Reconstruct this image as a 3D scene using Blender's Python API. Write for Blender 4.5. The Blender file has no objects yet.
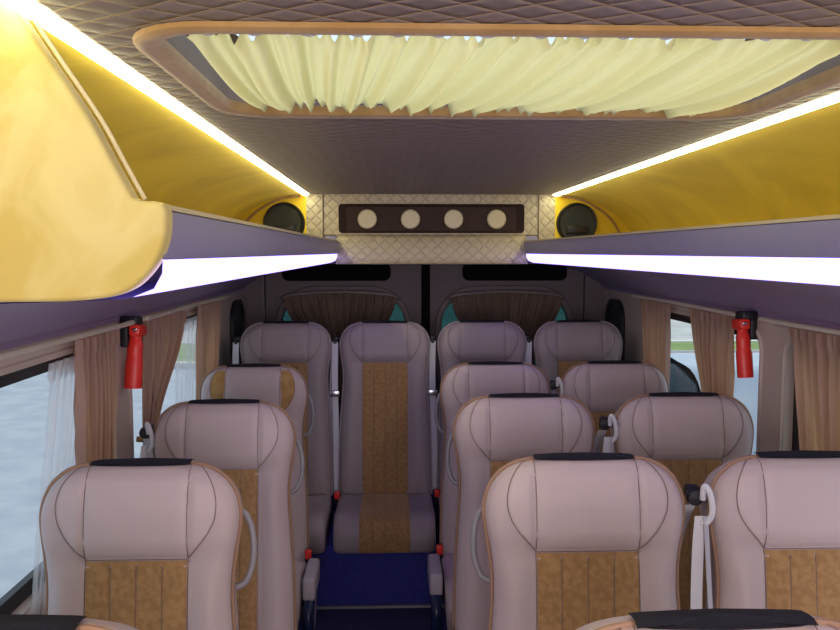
import bpy, bmesh, math, random
from mathutils import Vector, noise
random.seed(7)
PI = math.pi
S = bpy.context.scene
COL = S.collection

# ------------------------------------------------------------------ camera
F = 800.0
cam_d = bpy.data.cameras.new('camera'); cam_d.sensor_width = 36; cam_d.lens = F / 840 * 36
cam_d.clip_start = 0.02; cam_d.clip_end = 300
cam = bpy.data.objects.new('camera', cam_d); COL.objects.link(cam)
cam.location = (0, 0, 1.65)
cam.rotation_euler = (PI / 2 - math.atan(63 / F), 0, -math.atan(28 / F))
S.camera = cam

# ------------------------------------------------------------------ world, sun, exposure
w = bpy.data.worlds.new('sky'); S.world = w; w.use_nodes = True
bg = w.node_tree.nodes['Background']
bg.inputs['Color'].default_value = (0.74, 0.85, 1.0, 1); bg.inputs['Strength'].default_value = 1.6
sun_d = bpy.data.lights.new('sun', 'SUN'); sun_d.energy = 3.2; sun_d.angle = math.radians(25); sun_d.color = (1, .95, .84)
sun = bpy.data.objects.new('sun', sun_d); COL.objects.link(sun)
sun.rotation_euler = (math.radians(-14), math.radians(9), 0)
S.view_settings.view_transform = 'Standard'; S.view_settings.look = 'None'
S.view_settings.gamma = 1; S.view_settings.use_curve_mapping = False
S.view_settings.exposure = -0.33
CEILING_LED = 25.0      # radiance of the warm strips
SHELF_LED = 4.6         # radiance of the violet white strips
# added fill light at the windscreen opening, boosting daylight from behind the camera
al = bpy.data.lights.new('windscreen_fill', 'AREA'); al.shape = 'RECTANGLE'; al.size = 1.85; al.size_y = .95
al.energy = 54; al.color = (1, .85, .96)
ao = bpy.data.objects.new('windscreen_fill', al); COL.objects.link(ao); ao.location = (.2, -1.22, 1.35); ao.rotation_euler = (math.radians(90), 0, 0)
S.cycles.max_bounces = 8

# ------------------------------------------------------------------ materials
def mat(name, col, rough=0.6, metal=0.0, col2=None, nscale=8.0, bump=0.0, bscale=200.0, sheen=0.0, spec=0.4, coat=0.0, distort=0.0, sheen_tint=None):
    m = bpy.data.materials.new(name); m.use_nodes = True
    nt = m.node_tree; b = nt.nodes['Principled BSDF']
    b.inputs['Base Color'].default_value = (*col, 1); b.inputs['Roughness'].default_value = rough
    b.inputs['Metallic'].default_value = metal; b.inputs['Specular IOR Level'].default_value = spec
    b.inputs['Sheen Weight'].default_value = sheen; b.inputs['Coat Weight'].default_value = coat
    if sheen_tint: b.inputs['Sheen Tint'].default_value = (*sheen_tint, 1)
    tc = nt.nodes.new('ShaderNodeTexCoord')
    if col2:
        n = nt.nodes.new('ShaderNodeTexNoise'); n.inputs['Scale'].default_value = nscale
        n.inputs['Detail'].default_value = 4; n.inputs['Distortion'].default_value = distort
        nt.links.new(tc.outputs['Object'], n.inputs['Vector'])
        r = nt.nodes.new('ShaderNodeValToRGB')
        r.color_ramp.elements[0].position = .38; r.color_ramp.elements[1].position = .62
        r.color_ramp.elements[0].color = (*col, 1); r.color_ramp.elements[1].color = (*col2, 1)
        nt.links.new(n.outputs['Fac'], r.inputs['Fac']); nt.links.new(r.outputs['Color'], b.inputs['Base Color'])
    if bump:
        n = nt.nodes.new('ShaderNodeTexNoise'); n.inputs['Scale'].default_value = bscale; n.inputs['Detail'].default_value = 3
        nt.links.new(tc.outputs['Object'], n.inputs['Vector'])
        bp = nt.nodes.new('ShaderNodeBump'); bp.inputs['Strength'].default_value = bump; bp.inputs['Distance'].default_value = .002
        nt.links.new(n.outputs['Fac'], bp.inputs['Height']); nt.links.new(bp.outputs['Normal'], b.inputs['Normal'])
    return m

def quilt(name, col, thread, ax, su, sv, rough=.5, depth=.006, tw=.05, tfac=.6):
    """diamond quilting: ax = the two object axes of the sheet, su/sv = diamond width and height"""
    m = mat(name, col, rough); nt = m.node_tree; b = nt.nodes['Principled BSDF']; L = nt.links
    tc = nt.nodes.new('ShaderNodeTexCoord'); sp = nt.nodes.new('ShaderNodeSeparateXYZ')
    L.new(tc.outputs['Object'], sp.inputs[0])
    def M(op, a, bb=None):
        n = nt.nodes.new('ShaderNodeMath'); n.operation = op
        for i, v in enumerate((a, bb)):
            if v is None: continue
            if isinstance(v, (int, float)): n.inputs[i].default_value = v
            else: L.new(v, n.inputs[i])
        return n.outputs[0]
    u = M('DIVIDE', sp.outputs[ax[0]], su); v = M('DIVIDE', sp.outputs[ax[1]], sv)
    def tri(x): return M('MULTIPLY', M('ABSOLUTE', M('SUBTRACT', M('FRACT', x), .5)), 2.0)    # 1 on the seam, 0 mid
    a = tri(M('ADD', u, v)); c = tri(M('SUBTRACT', u, v))
    mx = M('MAXIMUM', a, c)
    h = M('SUBTRACT', 1.0, M('POWER', mx, 5.0))
    bp = nt.nodes.new('ShaderNodeBump'); bp.inputs['Strength'].default_value = 1; bp.inputs['Distance'].default_value = depth
    L.new(h, bp.inputs['Height']); L.new(bp.outputs['Normal'], b.inputs['Normal'])
    t = M('MULTIPLY', M('GREATER_THAN', mx, 1 - tw), tfac)
    mix = nt.nodes.new('ShaderNodeMix'); mix.data_type = 'RGBA'
    mix.inputs['A'].default_value = (*col, 1); mix.inputs['B'].default_value = (*thread, 1)
    L.new(t, mix.inputs['Factor']); L.new(mix.outputs['Result'], b.inputs['Base Color'])
    return m

def emit(name, col, k):
    m = bpy.data.materials.new(name); m.use_nodes = True; nt = m.node_tree
    nt.nodes.remove(nt.nodes['Principled BSDF'])
    e = nt.nodes.new('ShaderNodeEmission'); e.inputs['Color'].default_value = (*col, 1); e.inputs['Strength'].default_value = k
    nt.links.new(e.outputs[0], nt.nodes['Material Output'].inputs['Surface']); return m

def fabric(name, col, trans=.5, tcol=None, clear=0.0, wave=None):
    m = bpy.data.materials.new(name); m.use_nodes = True; nt = m.node_tree; L = nt.links
    nt.nodes.remove(nt.nodes['Principled BSDF'])
    d = nt.nodes.new('ShaderNodeBsdfDiffuse'); d.inputs['Color'].default_value = (*col, 1)
    t = nt.nodes.new('ShaderNodeBsdfTranslucent'); t.inputs['Color'].default_value = (*(tcol or col), 1)
    mx = nt.nodes.new('ShaderNodeMixShader'); mx.inputs[0].default_value = trans
    L.new(d.outputs[0], mx.inputs[1]); L.new(t.outputs[0], mx.inputs[2]); out = mx.outputs[0]
    if clear:
        tr = nt.nodes.new('ShaderNodeBsdfTransparent'); m2 = nt.nodes.new('ShaderNodeMixShader'); m2.inputs[0].default_value = clear
        L.new(out, m2.inputs[1]); L.new(tr.outputs[0], m2.inputs[2]); out = m2.outputs[0]
    L.new(out, nt.nodes['Material Output'].inputs['Surface']); return m

def glass(name, tint, gloss=.06):
    m = bpy.data.materials.new(name); m.use_nodes = True; nt = m.node_tree; L = nt.links
    nt.nodes.remove(nt.nodes['Principled BSDF'])
    tr = nt.nodes.new('ShaderNodeBsdfTransparent'); tr.inputs[0].default_value = (*tint, 1)
    g = nt.nodes.new('ShaderNodeBsdfGlossy'); g.inputs['Roughness'].default_value = .03
    mx = nt.nodes.new('ShaderNodeMixShader'); mx.inputs[0].default_value = gloss
    L.new(tr.outputs[0], mx.inputs[1]); L.new(g.outputs[0], mx.inputs[2])
    L.new(mx.outputs[0], nt.nodes['Material Output'].inputs['Surface']); return m

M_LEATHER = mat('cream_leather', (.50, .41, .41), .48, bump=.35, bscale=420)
M_BENCH = mat('bench_leather', (.33, .275, .29), .5, bump=.35, bscale=420)  # greyer bench leather; dimness of the rear is also put into this colour
M_EAR = mat('pale_leather', (.54, .445, .445), .45, bump=.3, bscale=420)
M_SEAM = mat('seam_thread', (.20, .14, .12), .7)
M_SUEDE = mat('tan_suede', (.40, .235, .10), .9, col2=(.31, .175, .07), nscale=70, sheen=.4, sheen_tint=(1, .8, .5))
M_SUEDE_L = mat('gold_suede', (.50, .30, .11), .9, col2=(.40, .23, .08), nscale=30, sheen=.4, sheen_tint=(1, .8, .5))
M_PIPE = mat('tan_piping', (.31, .19, .125), .6)
M_BLACK = mat('black_plastic', (.012, .012, .016), .45)
M_SLOT = mat('matt_black', (.006, .006, .007), .9, spec=.08)
M_VELCRO = mat('dark_velcro', (.012, .012, .022), .95, bump=1, bscale=900)
M_GREYP = mat('grey_plastic', (.28, .27, .29), .4)
M_ARM = mat('armrest_leather', (.42, .38, .42), .5)
M_NAVY = mat('dark_blue_plastic', (.01, .02, .06), .25)
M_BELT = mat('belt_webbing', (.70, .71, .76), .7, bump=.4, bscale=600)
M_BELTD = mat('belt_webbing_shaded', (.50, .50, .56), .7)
M_RED = mat('red_plastic', (.75, .03, .02), .35)
M_METAL = mat('steel', (.7, .72, .75), .25, 1.0)
M_WALL = mat('wall_leatherette', (.56, .47, .41), .6, bump=.3, bscale=300)
M_SOFFIT = mat('soffit_leatherette', (.38, .31, .44), .6, bump=.3, bscale=300)
M_FASCIA = mat('grey_fascia', (.28, .27, .46), .35, bump=.15, bscale=500)
M_COVE = mat('yellow_suede', (.92, .68, .03), .6, col2=(.74, .52, .015), nscale=1.8, distort=1.2, sheen=.15, sheen_tint=(1, .85, .4), spec=.5, bump=.15, bscale=40)
M_DIV = mat('pale_yellow_suede', (.60, .52, .20), .75, col2=(.50, .40, .10), nscale=9, distort=1.2, sheen=.5, sheen_tint=(1, .9, .5), bump=.6, bscale=18)
M_CEIL = quilt('ceiling_quilt', (.27, .225, .20), (.62, .45, .15), (0, 1), .085, .060, depth=.006, tw=.07, tfac=.55)
M_QUILT = quilt('cream_quilt', (.55, .48, .34), (.34, .27, .18), (0, 2), .058, .058, depth=.004, tw=.035, tfac=.35)
M_FLOOR = mat('floor_carpet', (.05, .045, .13), .95, bump=1, bscale=500)
M_BLUE = mat('blue_carpet', (.05, .055, .34), .95, col2=(.04, .045, .27), nscale=60, bump=1, bscale=500)
M_DOOR = mat('door_leatherette', (.145, .115, .115), .6, bump=.3, bscale=300)
M_TRIM = mat('grey_trim', (.22, .18, .17), .5)
M_ROD = mat('cream_rod', (.62, .56, .46), .4)
M_FRAME = mat('tan_frame', (.42, .26, .09), .8, col2=(.36, .21, .06), nscale=25, sheen=.3)
M_SHAFT = mat('shaft_lining', (.28, .22, .20), .7)
M_CURT = fabric('beige_curtain', (.37, .265, .235), .34, (1, .55, .24))
M_CURTD = fabric('brown_curtain', (.19, .135, .10), .06, (.5, .3, .15))
M_HATCHC = fabric('yellow_curtain', (.78, .76, .46), .44, (.92, .86, .46))
M_TAB = fabric('lilac_band', (.70, .72, .82), .6, (.75, .78, .90))
M_SHEER = fabric('sheer_net', (.85, .86, .88), .5, (.95, .95, .95), clear=.70)
M_BROWN = mat('brown_console', (.055, .034, .028), .7, spec=.2)
M_CREAMP = mat('cream_plastic', (.66, .58, .36), .35)
M_GLASS = glass('window_glass', (.93, .97, .97))
M_TEAL = glass('tinted_glass', (.16, .30, .30), .05)
M_HATCHG = glass('hatch_glass', (.95, .97, .97), .03)
M_LEDW = emit('warm_led', (1, .94, .60), CEILING_LED)
M_LEDB = emit('violet_led', (.36, .28, 1.0), SHELF_LED)
M_ASPH = mat('asphalt', (.25, .275, .33), .85, col2=(.30, .325, .375), nscale=2.5, bump=.5, bscale=30)
M_GRASS = mat('verge_grass', (.12, .19, .05), .9, col2=(.19, .25, .08), nscale=3)
M_KERB = mat('kerb_stone', (.50, .49, .46), .8)
M_PAVE = mat('pale_paving', (.32, .32, .32), .85, col2=(.42, .42, .41), nscale=.6)
M_BLDG = mat('building_render', (.62, .58, .52), .8)
M_ROOF = mat('roof_tiles', (.30, .10, .06), .8)
M_DGLASS = mat('dark_glass', (.03, .045, .06), .08)
M_CAR = mat('car_paint', (.13, .17, .24), .25, coat=1)
M_TYRE = mat('tyre', (.015, .015, .015), .8)
M_SPK = mat('speaker_mesh', (.03, .035, .035), .6, bump=1, bscale=350)

# ------------------------------------------------------------------ mesh helpers
class MB:
    def __init__(s): s.v = []; s.f = []; s.m = []
    def add(s, vs, fs, m=0):
        o = len(s.v); s.v += [tuple(p) for p in vs]
        for f in fs: s.f.append(tuple(i + o for i in f)); s.m.append(m)
        return s
    def grid(s, fn, nu, nv, m=0, cu=False):
        vs = [fn(i / nu, j / nv) for j in range(nv + 1) for i in range(nu + (0 if cu else 1))]
        W = nu if cu else nu + 1
        fs = [(j * W + i, j * W + (i + 1) % W, (j + 1) * W + (i + 1) % W, (j + 1) * W + i) for j in range(nv) for i in range(nu)]
        return s.add(vs, fs, m)
    def box(s, x0, x1, y0, y1, z0, z1, m=0, bev=0.0, seg=2, rot=None, piv=None):
        bm = bmesh.new(); bmesh.ops.create_cube(bm, size=1)
        for v in bm.verts: v.co = Vector(((x0 + x1) / 2 + v.co.x * (x1 - x0), (y0 + y1) / 2 + v.co.y * (y1 - y0), (z0 + z1) / 2 + v.co.z * (z1 - z0)))
        if bev: bmesh.ops.bevel(bm, geom=bm.edges[:], offset=bev, segments=seg, profile=.5, affect='EDGES')
        if rot is not None:
            c = Vector(piv) if piv else Vector(((x0 + x1) / 2, (y0 + y1) / 2, (z0 + z1) / 2))
            for v in bm.verts: v.co = c + rot @ (v.co - c)
        bm.verts.index_update()
        s.add([v.co[:] for v in bm.verts], [[v.index for v in f.verts] for f in bm.faces], m); bm.free(); return s
    def tube(s, pts, r, seg=8, m=0, closed=False, caps=True, sx=1.0):
        pts = [Vector(p) for p in pts]; n = len(pts); rings = []; up = None
        for i in range(n):
            a = pts[i - 1] if (i > 0 or closed) else pts[i]; b = pts[(i + 1) % n] if (i < n - 1 or closed) else pts[i]
            t = (b - a).normalized()
            if up is None: up = Vector((0, 0, 1)) if abs(t.z) < .9 else Vector((1, 0, 0))
            sd = t.cross(up)
            if sd.length < 1e-6: sd = t.orthogonal()
            sd.normalize(); up = sd.cross(t).normalized()
            rr = r[i] if isinstance(r, (list, tuple)) else r
            rings += [pts[i] + sd * math.cos(2 * PI * k / seg) * rr * sx + up * math.sin(2 * PI * k / seg) * rr for k in range(seg)]
        R = n if closed else n - 1
        fs = [((i * seg + k), (i * seg + (k + 1) % seg), (((i + 1) % n) * seg + (k + 1) % seg), (((i + 1) % n) * seg + k)) for i in range(R) for k in range(seg)]
        if caps and not closed: fs += [tuple(range(seg))[::-1], tuple((n - 1) * seg + k for k in range(seg))]
        return s.add(rings, fs, m)
    def prism(s, pts, ext, m=0, bev=0.0):
        """pts: planar 3D loop, ext: vector"""
        bm = bmesh.new(); e = Vector(ext)
        a = [bm.verts.new(p) for p in pts]; f = bm.faces.new(a)
        r = bmesh.ops.extrude_face_region(bm, geom=[f])
        for v in r['geom']:
            if isinstance(v, bmesh.types.BMVert): v.co += e
        bmesh.ops.recalc_face_normals(bm, faces=bm.faces[:])
        if bev:
            eds = [ed for ed in bm.edges if ed.calc_face_angle(0) > .7]
            bmesh.ops.bevel(bm, geom=eds, offset=bev, segments=3, profile=.5, affect='EDGES', clamp_overlap=True)
        bm.verts.index_update()
        s.add([v.co[:] for v in bm.verts], [[v.index for v in f.verts] for f in bm.faces], m); bm.free(); return s
    def lathe(s, prof, c, ax=2, seg=24, m=0):
        """prof: (radius, height) along axis ax from centre c"""
        def P(u, v):
            k = min(int(round(v * (len(prof) - 1))), len(prof) - 1); r, h = prof[k]; a = 2 * PI * u
            o = [0, 0, 0]; o[ax] = h; o[(ax + 1) % 3] = r * math.cos(a); o[(ax + 2) % 3] = r * math.sin(a)
            return (c[0] + o[0], c[1] + o[1], c[2] + o[2])
        return s.grid(P, seg, len(prof) - 1, m, cu=True)
    def mesh(s, name, mats, sharp=40):
        me = bpy.data.meshes.new(name); me.from_pydata(s.v, [], s.f)
        for mt in (mats if isinstance(mats, (list, tuple)) else [mats]): me.materials.append(mt)
        me.polygons.foreach_set('material_index', s.m)
        bm = bmesh.new(); bm.from_mesh(me); bmesh.ops.remove_doubles(bm, verts=bm.verts, dist=1e-5)
        bmesh.ops.recalc_face_normals(bm, faces=bm.faces[:]); bm.to_mesh(me); bm.free()
        me.shade_smooth(); me.set_sharp_from_angle(angle=math.radians(sharp)); me.update()
        return me

def link(name, me, parent=None, loc=None):
    o = bpy.data.objects.new(name, me); COL.objects.link(o)
    if parent: o.parent = parent
    if loc: o.location = loc
    return o
def obj(name, mb, mats, parent=None, sharp=40): return link(name, mb.mesh(name, mats, sharp), parent)
def tag(o, label, cat, group=None):
    o['label'] = label; o['category'] = cat
    if group: o['group'] = group
    return o
def thing(name, loc, label, cat, group=None, rz=0.0):
    o = bpy.data.objects.new(name, None); COL.objects.link(o); o.location = loc; o.rotation_euler.z = rz
    o.empty_display_size = .05
    return tag(o, label, cat, group)
def struct(name, mb, mats, parent=None, sharp=40):
    o = obj(name, mb, mats, parent, sharp)
    if parent is None: o['kind'] = 'structure'
    return o

def rrect(a0, a1, b0, b1, r, k=9):
    """rounded rectangle, counterclockwise; r may be 4 radii for corners (a0b0, a1b0, a1b1, a0b1)"""
    rs = r if isinstance(r, (list, tuple)) else [r] * 4
    cs = [(a0, b0, 1, 1, PI), (a1, b0, -1, 1, 1.5 * PI), (a1, b1, -1, -1, 0), (a0, b1, 1, -1, .5 * PI)]
    out = []
    for (ca, cb, sa, sb, th), rr in zip(cs, rs):
        for j in range(k):
            t = th + .5 * PI * j / (k - 1)
            out.append((ca + sa * rr + rr * math.cos(t), cb + sb * rr + rr * math.sin(t)))
    return out
def panel_hole(mb, rect, hole, k, fn, reveal=0.0, m=0, m2=None):
    """rect with a rounded hole; fn(a, b, d) -> xyz with d the depth into the hole"""
    a0, a1, b0, b1 = rect; out = []
    cor = [(a0, b0), (a1, b0), (a1, b1), (a0, b1)]
    for c in range(4):
        h = hole[c * k:(c + 1) * k]; ca, cb = cor[c]; mid = (k - 1) / 2
        s_, e_ = h[0], h[-1]
        P0 = (ca, s_[1]) if c in (0, 2) else (s_[0], cb)
        P1 = (e_[0], cb) if c in (0, 2) else (ca, e_[1])
        for j in range(k):
            if j <= mid: t = j / mid; out.append((P0[0] + (ca - P0[0]) * t, P0[1] + (cb - P0[1]) * t))
            else: t = (j - mid) / mid; out.append((ca + (P1[0] - ca) * t, cb + (P1[1] - cb) * t))
    n = len(hole)
    mb.add([fn(a, b, 0) for a, b in out] + [fn(a, b, 0) for a, b in hole], [(i, (i + 1) % n, n + (i + 1) % n, n + i) for i in range(n)], m)
    if reveal:
        mb.add([fn(a, b, 0) for a, b in hole] + [fn(a, b, reveal) for a, b in hole], [(i, (i + 1) % n, n + (i + 1) % n, n + i) for i in range(n)], m if m2 is None else m2)
def ring(mb, outer, inner, fn, d0, d1, m=0):
    """flat frame between two loops with thickness d0..d1"""
    n = len(outer)
    L = [[fn(a, b, d0) for a, b in outer], [fn(a, b, d0) for a, b in inner], [fn(a, b, d1) for a, b in inner], [fn(a, b, d1) for a, b in outer]]
    vs = sum(L, []); fs = []
    for q in range(4):
        r = (q + 1) % 4
        fs += [(q * n + i, q * n + (i + 1) % n, r * n + (i + 1) % n, r * n + i) for i in range(n)]
    mb.add(vs, fs, m)
def lerp(a, b, t): return a + (b - a) * t
def sstep(a, b, x):
    t = max(0, min(1, (x - a) / (b - a))); return t * t * (3 - 2 * t)
def interp(tab, x):
    for (x0, y0), (x1, y1) in zip(tab, tab[1:]):
        if x <= x1: return lerp(y0, y1, (x - x0) / (x1 - x0) if x1 > x0 else 0)
    return tab[-1][1]
def catmull(pts, n=6):
    out = []
    for i in range(len(pts) - 1):
        p0, p1, p2, p3 = pts[max(i - 1, 0)], pts[i], pts[i + 1], pts[min(i + 2, len(pts) - 1)]
        for j in range(n):
            t = j / n
            out.append(tuple(.5 * ((2 * b) + (-a + c) * t + (2 * a - 5 * b + 4 * c - d) * t * t + (-a + 3 * b - 3 * c + d) * t ** 3) for a, b, c, d in zip(p0, p1, p2, p3)))
    out.append(tuple(pts[-1])); return out

# ------------------------------------------------------------------ the van: section measures (centre line x = XC)
XC = .20
WL, WR = XC - 1.07, XC + 1.07
Y0, Y1, YH = -1.25, 4.75, 4.07        # front end, rear doors, header
ZC, ZR = 1.94, 1.66                   # ceiling, spring of the cove
def side(s): return lambda u: XC + s * u

# floor and rear platform
struct('floor', MB().box(WL - .05, WR + .05, Y0, Y1, -.06, 0), M_FLOOR)
pf = MB().box(WL, WR, 3.62, Y1, 0.0, .30, bev=.012)
struct('platform', pf, M_BLUE)
tb = MB().box(WL + .02, WR - .02, 3.596, 3.62, 0, .012, bev=.004)
struct('trim_1', tb, M_GREYP)

# ceiling with the hatch opening
HX0, HX1, HY0, HY1 = -.335, .735, 1.06, 1.695
ce = MB(); hole = rrect(HX0, HX1, HY0, HY1, .10)
cf = lambda a, b, d: (a, b, ZC + d)
panel_hole(ce, (XC - .63, XC + .63, .8, 1.95), hole, 9, cf)
ce.add([cf(XC - .63, Y0, 0), cf(XC + .63, Y0, 0), cf(XC + .63, .8, 0), cf(XC - .63, .8, 0)], [(0, 1, 2, 3)])
ce.add([cf(XC - .63, 1.95, 0), cf(XC + .63, 1.95, 0), cf(XC + .63, Y1, 0), cf(XC - .63, Y1, 0)], [(0, 1, 2, 3)])
struct('ceiling', ce, M_CEIL)

# coves
COVE = catmull([(.625, 1.94), (.70, 1.935), (.82, 1.905), (.93, 1.85), (1.01, 1.77), (1.07, ZR)], 5)
for s, nm in ((-1, 'left'), (1, 'right')):
    X = side(s); g = MB()
    g.grid(lambda u, v: (X(COVE[int(round(u * (len(COVE) - 1)))][0]), lerp(Y0, Y1, v), COVE[int(round(u * (len(COVE) - 1)))][1]), len(COVE) - 1, 20)
    struct('ceiling_cove_' + nm, g, M_COVE, sharp=60)

# side walls with window holes
ZT = 1.36; ZB = .80
def wallfn(x, s): return lambda a, b, d: (x + s * d, a, b)
def build_wall(nm, x, s, holes):
    g = MB(); fn = wallfn(x, s); ys = Y0
    for (b0, b1, h0, h1) in holes:
        if b0 > ys: g.add([fn(ys, 0, 0), fn(b0, 0, 0), fn(b0, ZR, 0), fn(ys, ZR, 0)], [(0, 1, 2, 3)])
        panel_hole(g, (b0, b1, 0, ZR), rrect(h0, h1, ZB, ZT + .015, .075), 9, fn, .055)
        ys = b1
    g.add([fn(ys, 0, 0), fn(Y1, 0, 0), fn(Y1, ZR, 0), fn(ys, ZR, 0)], [(0, 1, 2, 3)])
    # moulded ribs beside the windows
    return struct('wall_' + nm, g, M_WALL)
LH = [(-1.1, .6, -.95, .45), (.6, 2.6, .78, 2.49), (2.6, 4.02, 2.67, 3.90)]
RH = [(-1.1, .6, -.95, .45), (.6, 2.62, .78, 2.52), (2.62, 4.04, 2.70, 3.94)]
build_wall('left', WL, -1, LH); build_wall('right', WR, 1, RH)
wn = 0
for x, s, H in ((WL, -1, LH), (WR, 1, RH)):
    fn = wallfn(x, s)
    for (_, _, h0, h1) in H:
        wn += 1
        g = MB(); ring(g, rrect(h0 - .002, h1 + .002, ZB - .002, ZT + .017, .077), rrect(h0 + .045, h1 - .055, ZB + .04, ZT - .022, .05), fn, .030, .050)
        fr = struct('window_%d' % wn, g, M_BLACK)
        p = MB(); lp = rrect(h0 + .03, h1 - .03, ZB + .03, ZT - .01, .05); n = len(lp)
        p.prism([fn(a, b, .040) for a, b in lp], (s * .004, 0, 0))
        obj('window_pane', p, M_GLASS, fr)
        sv = MB(); sv.tube([fn(a, b, .001) for a, b in rrect(h0 - .012, h1 + .012, ZB - .012, ZT + .027, .085)], .009, 6, closed=True)
        obj('window_moulding', sv, M_WALL, fr)

# front bulkhead around the windscreen opening
g = MB(); ff = lambda a, b, d: (a, Y0 - d, b)
panel_hole(g, (WL, WR, 0, 2.0), rrect(WL + .10, WR - .10, .85, 1.84, .12), 9, ff, .05)
struct('wall_front', g, M_WALL)
g = MB().prism([ff(a, b, .03) for a, b in rrect(WL + .10, WR - .10, .85, 1.84, .12)], (0, -.005, 0))
struct('window_7', g, M_GLASS)

# rear wall and doors
rf = lambda a, b, d: (a, Y1 + d, b)
g = MB()
for a0, a1 in ((WL - .03, XC - .957), (XC + .957, WR + .03)): g.box(a0, a1, Y1, Y1 + .05, 0, 1.9)
g.box(WL - .03, WR + .03, Y1, Y1 + .05, 1.9, 2.0)
struct('wall_rear', g, M_DOOR)
RW = {1: (-.655, .075), 2: (.295, 1.055)}
for n, (a0, a1) in ((1, (XC - .95, XC - .025)), (2, (XC + .025, XC + .95))):
    h0, h1 = RW[n]; g = MB()
    hole = rrect(h0, h1, .86, 1.412, (.10, .10, .20, .20))
    panel_hole(g, (a0, a1, .31, 1.9), hole, 9, rf, .05)
    d = struct('door_%d' % n, g, M_DOOR)
    t = MB().tube([rf(a, b, -.004) for a, b in rrect(h0 - .02, h1 + .02, .84, 1.432, (.12, .12, .22, .22))], .020, 8, closed=True)
    obj('window_trim', t, M_TRIM, d)
    p = MB().prism([rf(a, b, .035) for a, b in hole], (0, .004, 0)); obj('window_pane', p, M_TEAL, d)
    sl = MB(); s0 = (-.635, .43)[n - 1]; s1 = (-.02, 1.03)[n - 1]
    sl.prism([rf(a, b, -.006) for a, b in rrect(s0, s1, 1.492, 1.575, .03)], (0, .012, 0))
    ring(sl, rrect(s0 - .012, s1 + .012, 1.48, 1.587, .04), rrect(s0, s1, 1.492, 1.575, .03), rf, -.016, .002)
    obj('vent_slot', sl, M_SLOT, d)
    l = MB().tube([rf((a0 if n == 1 else a1), z, -.001) for z in (.31, 1.1, 1.9)], .006, 6); obj('door_seam', l, M_BLACK, d)
    # pull handle low on the door
    hx = XC + (-.10 if n == 1 else .10)
    h = MB().tube([rf(hx, .62, 0), rf(hx, .62, -.03), rf(hx, .76, -.03), rf(hx, .76, 0)], .01, 8); obj('door_handle', h, M_BLACK, d)
g = MB().box(XC - .026, XC + .026, Y1 - .012, Y1 + .02, .30, 1.9, bev=.004)
struct('trim_2', g, M_SLOT)

# black slots on the rear side pillars
for x, s, nm in ((WL, 1, 'left'), (WR, -1, 'right')):
    g = MB(); fn = lambda a, b, d, x=x, s=s: (x + s * d, a, b)
    g.prism([fn(a, b, .001) for a, b in rrect(4.31, 4.63, .80, 1.375, .12)], (s * .012, 0, 0), bev=.004)
    ring(g, rrect(4.30, 4.64, .79, 1.385, .13), rrect(4.325, 4.615, .815, 1.36, .11), fn, .0, .022)
    o = obj('pillar_vent', g, M_BLACK)
    tag(o, 'tall black rounded pillar vent on the %s side wall behind the last window' % nm, 'vent', 'pillar vents')

# ------------------------------------------------------------------ overhead luggage racks
for s, nm, ys in ((-1, 'left', .952), (1, 'right', .60)):
    X = side(s); ye = YH + .01
    r = thing('luggage_rack', (X(.7), 2.5, 0), 'grey overhead luggage rack along the %s side with a glowing lower edge' % nm, 'luggage rack', 'overhead luggage racks')
    def sweep(prof, y0=ys, y1=ye, off=(X(.7), 2.5)):
        n = len(prof) - 1
        return MB().grid(lambda u, v: (X(prof[int(round(u * n))][0]) - off[0], lerp(y0, y1, v) - off[1], prof[int(round(u * n))][1]), n, 12)
    # the rear end of the fascia tapers into the header
    obj('fascia', sweep([(.476, 1.702), (.466, 1.698), (.464, 1.675), (.468, 1.642), (.480, 1.642)]), M_FASCIA, r)
    obj('tray', sweep([(.476, 1.702), (.484, 1.70), (.484, 1.665), (1.068, 1.658)]), M_FASCIA, r)
    obj('edge_trim', sweep([(.466, 1.700), (.466, 1.706), (.486, 1.706), (.486, 1.700), (.466, 1.700)]), M_CREAMP, r)
    lens = sweep([(.469, 1.641), (.470, 1.625), (.480, 1.607), (.505, 1.597)], y1=ye - .10)
    obj('light_band', lens, M_LEDB, r)
    obj('soffit', sweep([(.505, 1.597), (.52, 1.594), (.70, 1.588), (.82, 1.568), (.92, 1.535), (1.0, 1.49), (1.066, 1.444), (1.068, 1.43)], y1=Y1), M_SOFFIT, r)
    for yy in [ys]:
        e = MB().prism([(X(a) - X(.7), yy - 2.5, b) for a, b in [(.474, 1.70), (.478, 1.66), (.500, 1.625), (.535, 1.60), (.70, 1.588), (.82, 1.568), (.92, 1.535), (1.0, 1.49), (1.066, 1.45), (1.066, 1.66)]], (0, .01, 0)); obj('end_cap', e, M_FASCIA, r)
    # warm LED strip where ceiling meets cove
    g = MB().grid(lambda u, v: (X(lerp(.612, .636, u)), lerp(-.5, YH - .02, v), lerp(1.9375, 1.930, u) - .002 * math.sin(PI * u)), 4, 10)
    o = obj('light_strip', g, M_LEDW)
    tag(o, 'warm white LED strip between quilted ceiling and yellow cove on the %s' % nm, 'light', 'ceiling light strips')

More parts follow.
